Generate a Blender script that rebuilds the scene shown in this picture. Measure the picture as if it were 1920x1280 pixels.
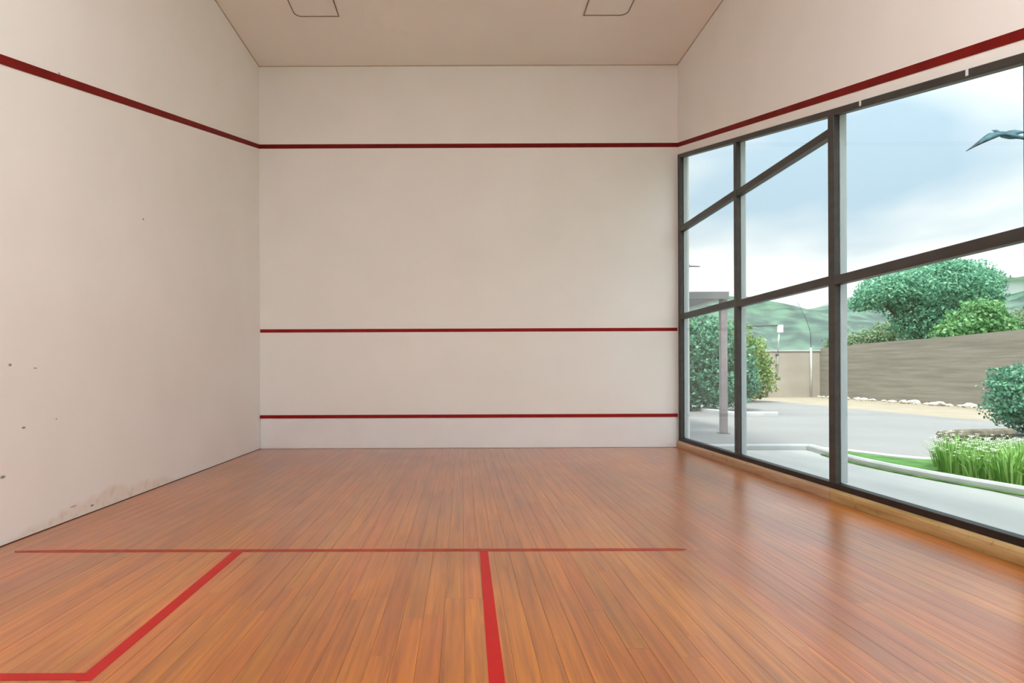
import bpy, bmesh, math, random
import numpy as np
from mathutils import Vector, Matrix, noise as mnoise

for o in list(bpy.data.objects):
    bpy.data.objects.remove(o, do_unlink=True)
S = bpy.context.scene
COL = S.collection

# ------------------------------------------------------------------ measured court
D = 9.464            # front wall
XL, XR = -3.046, 3.293
H = 5.785            # ceiling
YB = -0.62           # back wall
SL = 0.2529          # fall of the side-wall out line
def z_out(y): return 4.57 - SL * (D - y)
def z_win(y): return 4.42 - 0.247 * (9.45 - y)

# ------------------------------------------------------------------ camera
cam = bpy.data.cameras.new('camera')
cam.sensor_fit = 'HORIZONTAL'
cam.sensor_width = 36.0
cam.lens = 36.0 * 1172.2 / 1920
cam.shift_x = (960 - 865.0) / 1920
cam.shift_y = (699.0 - 640) / 1920
cam.clip_end = 4000
cam.clip_start = 0.02
co = bpy.data.objects.new('camera', cam)
COL.objects.link(co)
co.location = (0, 0, 1.133)
co.rotation_euler = (Matrix.Rotation(math.pi / 2, 3, 'X') @ Matrix.Rotation(-0.00404, 3, 'Z')).to_euler()
S.camera = co

# ------------------------------------------------------------------ sky
W = bpy.data.worlds.new('sky')
S.world = W
W.use_nodes = True
nt = W.node_tree
nt.nodes.clear()
def N(nt, typ, **kw):
    n = nt.nodes.new(typ)
    for k, v in kw.items():
        if k.startswith('i_'):
            n.inputs[k[2:].replace('_', ' ')].default_value = v
        else:
            setattr(n, k, v)
    return n
tc = N(nt, 'ShaderNodeTexCoord')
mp = N(nt, 'ShaderNodeMapping')
mp.inputs['Location'].default_value = (-1.47, -0.03, -0.30)
mp.inputs['Scale'].default_value = (1.0, 1.0, 2.6)
nz = N(nt, 'ShaderNodeTexNoise')
nz.inputs['Scale'].default_value = 1.9
nz.inputs['Detail'].default_value = 4
nz.inputs['Roughness'].default_value = 0.5
nz.inputs['Distortion'].default_value = 0.35
cr = N(nt, 'ShaderNodeValToRGB')
e = cr.color_ramp.elements
e[0].position = 0.38; e[0].color = (0.47, 0.60, 0.71, 1)
e[1].position = 0.66; e[1].color = (1.22, 1.20, 1.20, 1)
m1 = cr.color_ramp.elements.new(0.50); m1.color = (0.76, 0.80, 0.83, 1)
bg = N(nt, 'ShaderNodeBackground')
bg.inputs['Strength'].default_value = 1.0
wo = N(nt, 'ShaderNodeOutputWorld')
L = nt.links.new
L(tc.outputs['Generated'], mp.inputs['Vector'])
L(mp.outputs['Vector'], nz.inputs['Vector'])
sh = N(nt, 'ShaderNodeSeparateXYZ'); L(tc.outputs['Generated'], sh.inputs[0])
hm = N(nt, 'ShaderNodeMapRange'); hm.inputs['From Min'].default_value = 0.0; hm.inputs['From Max'].default_value = 0.24
hm.inputs['To Min'].default_value = 0.17; hm.inputs['To Max'].default_value = 0.0
L(sh.outputs['Z'], hm.inputs['Value'])
ha = N(nt, 'ShaderNodeMath'); ha.operation = 'ADD'
L(nz.outputs['Fac'], ha.inputs[0]); L(hm.outputs[0], ha.inputs[1])
L(ha.outputs[0], cr.inputs['Fac'])
L(cr.outputs['Color'], bg.inputs['Color'])
# an overcast sky grows brighter toward the zenith
sz = N(nt, 'ShaderNodeSeparateXYZ'); L(tc.outputs['Generated'], sz.inputs[0])
zc = N(nt, 'ShaderNodeMath'); zc.operation = 'MAXIMUM'; zc.inputs[1].default_value = 0.0; L(sz.outputs['Z'], zc.inputs[0])
zp = N(nt, 'ShaderNodeMath'); zp.operation = 'POWER'; zp.inputs[1].default_value = 2.0; L(zc.outputs[0], zp.inputs[0])
zm = N(nt, 'ShaderNodeMath'); zm.operation = 'MULTIPLY_ADD'; zm.inputs[1].default_value = 1.5; zm.inputs[2].default_value = 0.68; L(zp.outputs[0], zm.inputs[0])
L(zm.outputs[0], bg.inputs['Strength'])
L(bg.outputs['Background'], wo.inputs['Surface'])

# ------------------------------------------------------------------ sun (soft, through thin cloud, from over the roof)
sl = bpy.data.lights.new('sun', 'SUN')
sl.energy = 3.0
sl.angle = math.radians(12)
sl.color = (1.0, 0.95, 0.86)
so = bpy.data.objects.new('sun', sl)
COL.objects.link(so)
so.location = (-10, -5, 30)
so.rotation_euler = Vector((0.25, 0.50, -1.0)).to_track_quat('-Z', 'Y').to_euler()

S.view_settings.view_transform = 'Standard'
S.view_settings.look = 'None'
S.view_settings.gamma = 1.0
S.view_settings.use_curve_mapping = False
S.view_settings.exposure = 0.8
try:
    S.cycles.use_denoising = True
    S.cycles.max_bounces = 12
    S.cycles.diffuse_bounces = 6
    S.cycles.adaptive_threshold = 0.08
    S.cycles.adaptive_min_samples = 16
    S.cycles.transparent_max_bounces = 24
    S.cycles.sample_clamp_indirect = 6.0
    S.cycles.caustics_reflective = False
    S.cycles.caustics_refractive = False
except Exception:
    pass

# ------------------------------------------------------------------ materials
def mat(name):
    m = bpy.data.materials.new(name)
    m.use_nodes = True
    t = m.node_tree
    b = t.nodes['Principled BSDF']
    return m, t, b, t.links.new

def setp(b, col=None, rough=None, spec=None, metal=None):
    if col is not None: b.inputs['Base Color'].default_value = (*col, 1)
    if rough is not None: b.inputs['Roughness'].default_value = rough
    if spec is not None: b.inputs['Specular IOR Level'].default_value = spec
    if metal is not None: b.inputs['Metallic'].default_value = metal

def noisy(name, c1, c2, scale=4, rough=0.6, bump=0.0, bscale=60, stretch=(1, 1, 1), spec=0.4, detail=5, coords='Object', lo=0.35, hi=0.65):
    m, t, b, L = mat(name)
    setp(b, c1, rough, spec)
    tc = N(t, 'ShaderNodeTexCoord'); mp = N(t, 'ShaderNodeMapping')
    mp.inputs['Scale'].default_value = stretch
    n = N(t, 'ShaderNodeTexNoise'); n.inputs['Scale'].default_value = scale; n.inputs['Detail'].default_value = detail
    r = N(t, 'ShaderNodeValToRGB')
    r.color_ramp.elements[0].position = lo; r.color_ramp.elements[0].color = (*c1, 1)
    r.color_ramp.elements[1].position = hi; r.color_ramp.elements[1].color = (*c2, 1)
    L(tc.outputs[coords], mp.inputs['Vector']); L(mp.outputs['Vector'], n.inputs['Vector'])
    L(n.outputs['Fac'], r.inputs['Fac']); L(r.outputs['Color'], b.inputs['Base Color'])
    if bump:
        n2 = N(t, 'ShaderNodeTexNoise'); n2.inputs['Scale'].default_value = bscale; n2.inputs['Detail'].default_value = 4
        L(mp.outputs['Vector'], n2.inputs['Vector'])
        bp = N(t, 'ShaderNodeBump'); bp.inputs['Strength'].default_value = bump; bp.inputs['Distance'].default_value = 0.01
        L(n2.outputs['Fac'], bp.inputs['Height']); L(bp.outputs['Normal'], b.inputs['Normal'])
    return m

M = {}
M['paint'] = noisy('wall_paint', (0.885, 0.87, 0.84), (0.91, 0.895, 0.868), 1.2, 0.55, 0.06, 90, spec=0.3)
M['ceiling'] = noisy('ceiling_paint', (0.895, 0.865, 0.81), (0.915, 0.885, 0.83), 0.8, 0.7, 0.03, 60, spec=0.2)
M['tin'] = noisy('tin_paint', (0.86, 0.86, 0.87), (0.89, 0.89, 0.90), 2.0, 0.4, 0.02, 40, spec=0.4)
M['wall_red'] = noisy('wall_line_red', (0.165, 0.004, 0.003), (0.21, 0.006, 0.004), 6, 0.6, spec=.2)
M['red_lit_low'] = noisy('low_line_red_lit', (0.27, 0.007, 0.007), (0.33, 0.010, 0.010), 6, 0.6, spec=.2)  # brighter copy of the line red: stronger light low down put in colour
M['gap'] = noisy('shadow_gap_brown', (0.50, 0.41, 0.32), (0.56, 0.46, 0.37), 8, 0.7)
M['light_edge'] = noisy('light_edge_brown', (0.24, 0.19, 0.15), (0.30, 0.24, 0.19), 8, 0.6)
M['diffuser'] = noisy('light_diffuser', (0.88, 0.85, 0.80), (0.91, 0.885, 0.84), 2, 0.5)
M['joint'] = noisy('floor_gap_shade', (0.05, 0.022, 0.012), (0.08, 0.035, 0.018), 8, 0.8)
M['frame'] = noisy('window_frame_grey', (0.040, 0.037, 0.034), (0.060, 0.053, 0.047), 14, 0.42, stretch=(1, .3, 1))
M['frame_black'] = noisy('window_gasket_black', (0.012, 0.008, 0.008), (0.022, 0.014, 0.012), 9, 0.5)
M['alu'] = noisy('aluminium_fin', (0.50, 0.555, 0.58), (0.56, 0.61, 0.64), 5, 0.45, stretch=(2, 2, .4))
M['clip'] = noisy('white_plastic', (0.8, 0.8, 0.78), (0.86, 0.86, 0.84), 20, 0.4)
M['render_white'] = noisy('outside_white_render', (0.83, 0.83, 0.83), (0.88, 0.88, 0.88), 2, 0.8)

# left wall: same paint with scuffs and a flaked, stained foot
def left_wall_mat():
    m, t, b, L = mat('scuffed_wall_paint')
    setp(b, (0.8, 0.78, 0.75), 0.55, 0.3)
    tc = N(t, 'ShaderNodeTexCoord')
    n = N(t, 'ShaderNodeTexNoise'); n.inputs['Scale'].default_value = 1.2; n.inputs['Detail'].default_value = 5
    L(tc.outputs['Object'], n.inputs['Vector'])
    r = N(t, 'ShaderNodeValToRGB')
    r.color_ramp.elements[0].position = .35; r.color_ramp.elements[0].color = (0.885, 0.87, 0.84, 1)
    r.color_ramp.elements[1].position = .65; r.color_ramp.elements[1].color = (0.91, 0.895, 0.868, 1)
    L(n.outputs['Fac'], r.inputs['Fac'])
    sx = N(t, 'ShaderNodeSeparateXYZ'); L(tc.outputs['Object'], sx.inputs['Vector'])
    def math_(op, a, bb, clamp=False):
        k = N(t, 'ShaderNodeMath'); k.operation = op; k.use_clamp = clamp
        for i, v in enumerate((a, bb)):
            if isinstance(v, (int, float)): k.inputs[i].default_value = v
            else: L(v, k.inputs[i])
        return k.outputs[0]
    # stain at the foot: height limit wobbles with noise, strongest between y 4 and 6.6
    n2 = N(t, 'ShaderNodeTexNoise'); n2.inputs['Scale'].default_value = 2.3; n2.inputs['Detail'].default_value = 8; n2.inputs['Roughness'].default_value = .65
    L(tc.outputs['Object'], n2.inputs['Vector'])
    dy = math_('ABSOLUTE', math_('SUBTRACT', sx.outputs['Y'], 5.45), 0)
    env = math_('SUBTRACT', 1.0, math_('DIVIDE', dy, 1.75), True)
    lim = math_('MULTIPLY', env, math_('MULTIPLY', n2.outputs['Fac'], 0.34))
    mask = math_('MULTIPLY', math_('SUBTRACT', lim, sx.outputs['Z']), 22.0, True)
    n3 = N(t, 'ShaderNodeTexNoise'); n3.inputs['Scale'].default_value = 14; n3.inputs['Detail'].default_value = 6
    L(tc.outputs['Object'], n3.inputs['Vector'])
    r3 = N(t, 'ShaderNodeValToRGB')
    r3.color_ramp.elements[0].position = .22; r3.color_ramp.elements[0].color = (0.66, 0.56, 0.46, 1)
    r3.color_ramp.elements[1].position = .52; r3.color_ramp.elements[1].color = (0.83, 0.77, 0.69, 1)
    L(n3.outputs['Fac'], r3.inputs['Fac'])
    mx = N(t, 'ShaderNodeMix'); mx.data_type = 'RGBA'
    L(math_('MULTIPLY', mask, 0.8), mx.inputs['Factor']); L(r.outputs['Color'], mx.inputs['A']); L(r3.outputs['Color'], mx.inputs['B'])
    # ball scuffs (y, z, half length, half height)
    tot = None
    for (y, z, a, h) in [(4.35, .765, .024, .009), (4.15, .455, .03, .014), (4.22, 1.20, .02, .012), (4.47, 1.18, .025, .005),
                         (4.7, .80, .012, .006), (5.15, .055, .03, .01), (6.0, 2.62, .02, .012), (4.75, 3.42, .02, .008), (4.9, .10, .05, .006)]:
        u = math_('DIVIDE', math_('SUBTRACT', sx.outputs['Y'], y), a)
        v = math_('DIVIDE', math_('SUBTRACT', sx.outputs['Z'], z), h)
        q = math_('ADD', math_('MULTIPLY', u, u), math_('MULTIPLY', v, v))
        q = math_('SUBTRACT', 1.0, q, True)
        tot = q if tot is None else math_('MAXIMUM', tot, q)
    tot = math_('MULTIPLY', tot, math_('MULTIPLY', n3.outputs['Fac'], 2.0), True)
    mx2 = N(t, 'ShaderNodeMix'); mx2.data_type = 'RGBA'
    L(math_('MULTIPLY', tot, .85), mx2.inputs['Factor']); L(mx.outputs['Result'], mx2.inputs['A'])
    mx2.inputs['B'].default_value = (0.10, 0.10, 0.11, 1)
    L(mx2.outputs['Result'], b.inputs['Base Color'])
    n4 = N(t, 'ShaderNodeTexNoise'); n4.inputs['Scale'].default_value = 90
    L(tc.outputs['Object'], n4.inputs['Vector'])
    bp = N(t, 'ShaderNodeBump'); bp.inputs['Strength'].default_value = .06; bp.inputs['Distance'].default_value = .01
    L(n4.outputs['Fac'], bp.inputs['Height']); L(bp.outputs['Normal'], b.inputs['Normal'])
    return m
M['paint_left'] = left_wall_mat()

def plank_mat():
    m, t, b, L = mat('varnished_plank')
    tc = N(t, 'ShaderNodeTexCoord'); oi = N(t, 'ShaderNodeObjectInfo')
    sc = N(t, 'ShaderNodeVectorMath'); sc.operation = 'SCALE'
    cmb = N(t, 'ShaderNodeCombineXYZ')
    k = N(t, 'ShaderNodeMath'); k.operation = 'MULTIPLY'; k.inputs[1].default_value = 37.0
    L(oi.outputs['Random'], k.inputs[0]); L(k.outputs[0], cmb.inputs['Z']); L(k.outputs[0], cmb.inputs['Y'])
    add = N(t, 'ShaderNodeVectorMath'); add.operation = 'ADD'
    L(tc.outputs['Object'], add.inputs[0]); L(cmb.outputs[0], add.inputs[1])
    mp = N(t, 'ShaderNodeMapping'); mp.inputs['Scale'].default_value = (38, 1.1, 1)
    L(add.outputs[0], mp.inputs['Vector'])
    n = N(t, 'ShaderNodeTexNoise'); n.inputs['Scale'].default_value = 1.0; n.inputs['Detail'].default_value = 7; n.inputs['Roughness'].default_value = .62; n.inputs['Distortion'].default_value = .6
    L(mp.outputs['Vector'], n.inputs['Vector'])
    r = N(t, 'ShaderNodeValToRGB')
    el = r.color_ramp.elements
    el[0].position = .28; el[0].color = (0.225, 0.050, 0.002, 1)
    el[1].position = .70; el[1].color = (0.57, 0.168, 0.006, 1)
    L(n.outputs['Fac'], r.inputs['Fac'])
    # board-to-board variation
    hs = N(t, 'ShaderNodeHueSaturation')
    v = N(t, 'ShaderNodeMapRange'); v.inputs['To Min'].default_value = .90; v.inputs['To Max'].default_value = 1.05
    L(oi.outputs['Random'], v.inputs['Value']); L(v.outputs[0], hs.inputs['Value'])
    k2 = N(t, 'ShaderNodeMath'); k2.operation = 'MULTIPLY'; k2.inputs[1].default_value = 7.13
    f2 = N(t, 'ShaderNodeMath'); f2.operation = 'FRACT'
    L(oi.outputs['Random'], k2.inputs[0]); L(k2.outputs[0], f2.inputs[0])
    hv = N(t, 'ShaderNodeMapRange'); hv.inputs['To Min'].default_value = .494; hv.inputs['To Max'].default_value = .506
    L(f2.outputs[0], hv.inputs['Value']); L(hv.outputs[0], hs.inputs['Hue'])
    L(r.outputs['Color'], hs.inputs['Color'])
    gp = N(t, 'ShaderNodeNewGeometry'); mpp = N(t, 'ShaderNodeMapping'); mpp.inputs['Scale'].default_value = (1.6, .55, 1)
    L(gp.outputs['Position'], mpp.inputs['Vector'])
    npz = N(t, 'ShaderNodeTexNoise'); npz.inputs['Scale'].default_value = 1.0; npz.inputs['Detail'].default_value = 5
    L(mpp.outputs['Vector'], npz.inputs['Vector'])
    pr = N(t, 'ShaderNodeValToRGB')                       # patches where the stain has worn or darkened
    pr.color_ramp.elements[0].position = .32; pr.color_ramp.elements[0].color = (0.74, 0.72, 0.76, 1)
    pr.color_ramp.elements[1].position = .68; pr.color_ramp.elements[1].color = (1.14, 1.16, 1.0, 1)
    L(npz.outputs['Fac'], pr.inputs['Fac'])
    mu = N(t, 'ShaderNodeMix'); mu.data_type = 'RGBA'; mu.blend_type = 'MULTIPLY'; mu.inputs['Factor'].default_value = 1.0
    L(hs.outputs['Color'], mu.inputs['A']); L(pr.outputs['Color'], mu.inputs['B'])
    L(mu.outputs['Result'], b.inputs['Base Color'])
    # worn varnish
    tw = N(t, 'ShaderNodeNewGeometry')
    nw = N(t, 'ShaderNodeTexNoise'); nw.inputs['Scale'].default_value = 1.6; nw.inputs['Detail'].default_value = 5
    L(tw.outputs['Position'], nw.inputs['Vector'])
    rr = N(t, 'ShaderNodeMapRange'); rr.inputs['From Min'].default_value = .3; rr.inputs['From Max'].default_value = .7
    rr.inputs['To Min'].default_value = .34; rr.inputs['To Max'].default_value = .46
    L(nw.outputs['Fac'], rr.inputs['Value']); L(rr.outputs[0], b.inputs['Roughness'])
    b.inputs['IOR'].default_value = 1.5; b.inputs['Specular IOR Level'].default_value = .12
    b.inputs['Coat Weight'].default_value = 1.0; b.inputs['Coat Roughness'].default_value = .276; b.inputs['Coat IOR'].default_value = 1.78
    bp = N(t, 'ShaderNodeBump'); bp.inputs['Strength'].default_value = .012; bp.inputs['Distance'].default_value = .003
    L(n.outputs['Fac'], bp.inputs['Height']); L(bp.outputs['Normal'], b.inputs['Normal'])
    return m
M['plank'] = plank_mat()

def floor_line_mat(name, c1, c2, wear):
    m, t, b, L = mat(name)
    setp(b, c1, .45, .25)
    tc = N(t, 'ShaderNodeTexCoord')
    n = N(t, 'ShaderNodeTexNoise'); n.inputs['Scale'].default_value = 9; n.inputs['Detail'].default_value = 7; n.inputs['Roughness'].default_value = .7
    L(tc.outputs['Object'], n.inputs['Vector'])
    r = N(t, 'ShaderNodeValToRGB')
    r.color_ramp.elements[0].position = .42; r.color_ramp.elements[0].color = (*c1, 1)
    r.color_ramp.elements[1].position = .75; r.color_ramp.elements[1].color = (*c2, 1)
    L(n.outputs['Fac'], r.inputs['Fac']); L(r.outputs['Color'], b.inputs['Base Color'])
    return m
M['floor_red'] = floor_line_mat('floor_line_red', (0.40, 0.004, 0.005), (0.46, 0.010, 0.008), 0)
M['floor_red_dull'] = floor_line_mat('floor_line_dull_red', (0.30, 0.018, 0.010), (0.36, 0.075, 0.022), 0)
M['subfloor'] = noisy('subfloor_dark', (0.12, 0.045, 0.015), (0.16, 0.06, 0.02), 5, .8)

def sill_mat(name, c1, c2, dark):
    m, t, b, L = mat(name)
    setp(b, c1, .55, .3)
    tc = N(t, 'ShaderNodeTexCoord'); mp = N(t, 'ShaderNodeMapping'); mp.inputs['Scale'].default_value = (18, 1.5, 18)
    L(tc.outputs['Object'], mp.inputs['Vector'])
    n = N(t, 'ShaderNodeTexNoise'); n.inputs['Scale'].default_value = 1; n.inputs['Detail'].default_value = 7
    L(mp.outputs['Vector'], n.inputs['Vector'])
    r = N(t, 'ShaderNodeValToRGB')
    r.color_ramp.elements[0].position = .3; r.color_ramp.elements[0].color = (*c1, 1)
    r.color_ramp.elements[1].position = .65; r.color_ramp.elements[1].color = (*c2, 1)
    L(n.outputs['Fac'], r.inputs['Fac'])
    n2 = N(t, 'ShaderNodeTexNoise'); n2.inputs['Scale'].default_value = 11; n2.inputs['Detail'].default_value = 8; n2.inputs['Roughness'].default_value = .7
    L(tc.outputs['Object'], n2.inputs['Vector'])
    r2 = N(t, 'ShaderNodeValToRGB')
    r2.color_ramp.elements[0].position = .60; r2.color_ramp.elements[0].color = (0, 0, 0, 1)
    r2.color_ramp.elements[1].position = .72; r2.color_ramp.elements[1].color = (1, 1, 1, 1)
    L(n2.outputs['Fac'], r2.inputs['Fac'])
    mx = N(t, 'ShaderNodeMix'); mx.data_type = 'RGBA'; mx.inputs['B'].default_value = (*dark, 1)
    L(r2.outputs['Color'], mx.inputs['Factor']); L(r.outputs['Color'], mx.inputs['A'])
    L(mx.outputs['Result'], b.inputs['Base Color'])
    bp = N(t, 'ShaderNodeBump'); bp.inputs['Strength'].default_value = .4; bp.inputs['Distance'].default_value = .006
    L(n2.outputs['Fac'], bp.inputs['Height']); L(bp.outputs['Normal'], b.inputs['Normal'])
    return m
M['sill'] = sill_mat('sill_pale_timber', (0.40, 0.25, 0.14), (0.58, 0.40, 0.26), (0.22, 0.11, 0.05))
M['sill_yellow'] = sill_mat('sill_weathered_timber', (0.36, 0.22, 0.07), (0.56, 0.39, 0.18), (0.10, 0.05, 0.02))

def glass_mat():
    m = bpy.data.materials.new('window_glass'); m.use_nodes = True
    t = m.node_tree; t.nodes.clear(); L = t.links.new
    tr = N(t, 'ShaderNodeBsdfTransparent'); tr.inputs['Color'].default_value = (0.955, 0.992, 0.985, 1)
    gl = N(t, 'ShaderNodeBsdfGlossy'); gl.inputs['Roughness'].default_value = 0.0; gl.inputs['Color'].default_value = (1, 1, 1, 1)
    lw = N(t, 'ShaderNodeLayerWeight'); lw.inputs['Blend'].default_value = .5
    pw = N(t, 'ShaderNodeMath'); pw.operation = 'POWER'; pw.inputs[1].default_value = 5.0     # Schlick reflectance, same from both faces of the pane
    fr = N(t, 'ShaderNodeMath'); fr.operation = 'MULTIPLY_ADD'; fr.inputs[1].default_value = .5; fr.inputs[2].default_value = .02
    L(lw.outputs['Facing'], pw.inputs[0]); L(pw.outputs[0], fr.inputs[0])
    mx = N(t, 'ShaderNodeMixShader'); out = N(t, 'ShaderNodeOutputMaterial')
    L(fr.outputs[0], mx.inputs[0]); L(tr.outputs[0], mx.inputs[1]); L(gl.outputs[0], mx.inputs[2]); L(mx.outputs[0], out.inputs['Surface'])
    return m
M['glass'] = glass_mat()

M['concrete'] = noisy('yard_concrete', (0.215, 0.21, 0.208), (0.25, 0.245, 0.243), .5, .75, .1, 30, lo=.3, hi=.7)
M['walk'] = noisy('walkway_concrete', (0.43, 0.435, 0.42), (0.52, 0.52, 0.50), .9, .5, .05, 30, stretch=(2.5, .6, 1))
M['pale_ground'] = noisy('cream_ground', (0.30, 0.25, 0.185), (0.35, 0.30, 0.235), 1.4, .9, .3, 25)
M['kerb'] = noisy('kerb_white', (0.48, 0.50, 0.50), (0.57, 0.58, 0.58), 3, .7, .1, 40)
M['bwall'] = noisy('boundary_wall_earth', (0.215, 0.19, 0.155), (0.29, 0.262, 0.22), 1.0, .9, .5, 6, stretch=(.6, .6, 12), detail=8)
M['bwall_far'] = noisy('boundary_wall_render', (0.37, 0.325, 0.275), (0.44, 0.395, 0.34), .8, .9, .2, 6, stretch=(1, 1, 2))
M['lawn'] = noisy('lawn_green', (0.04, 0.13, 0.025), (0.10, 0.26, 0.05), 5, .9, .5, 40)
M['field'] = noisy('field_green', (0.055, 0.11, 0.035), (0.12, 0.19, 0.07), .05, .95)
M['post'] = noisy('painted_post', (0.27, 0.235, 0.245), (0.33, 0.29, 0.30), 6, .6)
M['canopy'] = noisy('canopy_sheet', (0.25, 0.25, 0.27), (0.31, 0.31, 0.33), 2, .6)
M['canopy_edge'] = noisy('canopy_fascia', (0.16, 0.16, 0.17), (0.21, 0.21, 0.22), 2, .5)
M['canopy_gutter'] = noisy('canopy_gutter_white', (0.72, 0.72, 0.74), (0.8, 0.8, 0.82), 2, .5)
M['pipe'] = noisy('pale_pipe', (0.50, 0.53, 0.52), (0.60, 0.62, 0.61), 6, .5)
M['dark_pipe'] = noisy('dark_pipe', (0.05, 0.05, 0.05), (0.09, 0.085, 0.08), 6, .5)
M['stone'] = noisy('rubble_stone', (0.45, 0.40, 0.33), (0.74, 0.70, 0.62), 3, .9, .5, 12)
M['bark'] = noisy('bark', (0.05, 0.035, 0.025), (0.11, 0.08, 0.06), 6, .9, .6, 20, stretch=(1, 1, .3))
M['log'] = noisy('edging_timber', (0.10, 0.085, 0.06), (0.20, 0.175, 0.13), 9, .9, .5, 30)
M['bird'] = noisy('bird_plumage', (0.015, 0.055, 0.075), (0.045, 0.13, 0.155), 6, .7)
M['bird_dark'] = noisy('bird_wing_tip', (0.012, 0.03, 0.04), (0.03, 0.06, 0.07), 8, .7)

def leaf_mat(name, c1, c2, c3, trans=.35):
    m = bpy.data.materials.new(name); m.use_nodes = True
    t = m.node_tree; L = t.links.new
    b = t.nodes['Principled BSDF']; out = t.nodes['Material Output']
    g = N(t, 'ShaderNodeNewGeometry'); r = N(t, 'ShaderNodeValToRGB')
    el = r.color_ramp.elements
    el[0].position = 0; el[0].color = (*c1, 1); el[1].position = 1; el[1].color = (*c3, 1)
    k = el.new(.55); k.color = (*c2, 1)
    L(g.outputs['Random Per Island'], r.inputs['Fac']); L(r.outputs['Color'], b.inputs['Base Color'])
    b.inputs['Roughness'].default_value = .5
    tl = N(t, 'ShaderNodeBsdfTranslucent'); L(r.outputs['Color'], tl.inputs['Color'])
    mx = N(t, 'ShaderNodeMixShader'); mx.inputs[0].default_value = trans
    L(b.outputs[0], mx.inputs[1]); L(tl.outputs[0], mx.inputs[2]); L(mx.outputs[0], out.inputs['Surface'])
    return m
M['leaf_teal'] = leaf_mat('leaf_blue_green', (.07, .27, .17), (.17, .46, .30), (.42, .70, .48))
M['leaf_dark'] = leaf_mat('leaf_dark_green', (.045, .17, .115), (.11, .33, .21), (.30, .55, .35))
M['leaf_yellow'] = leaf_mat('leaf_yellow_green', (.09, .20, .05), (.20, .36, .09), (.46, .55, .16))
M['leaf_fresh'] = leaf_mat('leaf_fresh_green', (.07, .23, .08), (.16, .40, .14), (.36, .58, .26))
M['leaf_pale'] = leaf_mat('leaf_pale_scrub', (.12, .24, .12), (.22, .36, .19), (.42, .46, .30))
M['blade'] = leaf_mat('grass_blade', (.10, .27, .045), (.22, .46, .09), (.46, .68, .24))
M['flower'] = leaf_mat('white_flower', (.7, .72, .62), (.8, .8, .74), (.86, .86, .82), .2)
M['hill'] = noisy('wooded_hill', (0.008, 0.045, 0.030), (0.075, 0.17, 0.10), .09, .95, detail=10, lo=.40, hi=.60)
M['hill_far'] = noisy('far_wooded_hill', (0.035, 0.08, 0.05), (0.07, 0.12, 0.07), .01, .95, detail=8)

# ------------------------------------------------------------------ builders
def link(name, me, m, parent=None, **props):
    o = bpy.data.objects.new(name, me)
    COL.objects.link(o)
    if m is not None and not me.materials:
        me.materials.append(M[m])
    if parent is not None:
        o.parent = parent
    for k, v in props.items():
        o[k] = v
    return o

def empty(name, loc=(0, 0, 0), **props):
    o = bpy.data.objects.new(name, None)
    COL.objects.link(o)
    o.location = loc
    for k, v in props.items():
        o[k] = v
    return o

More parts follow.
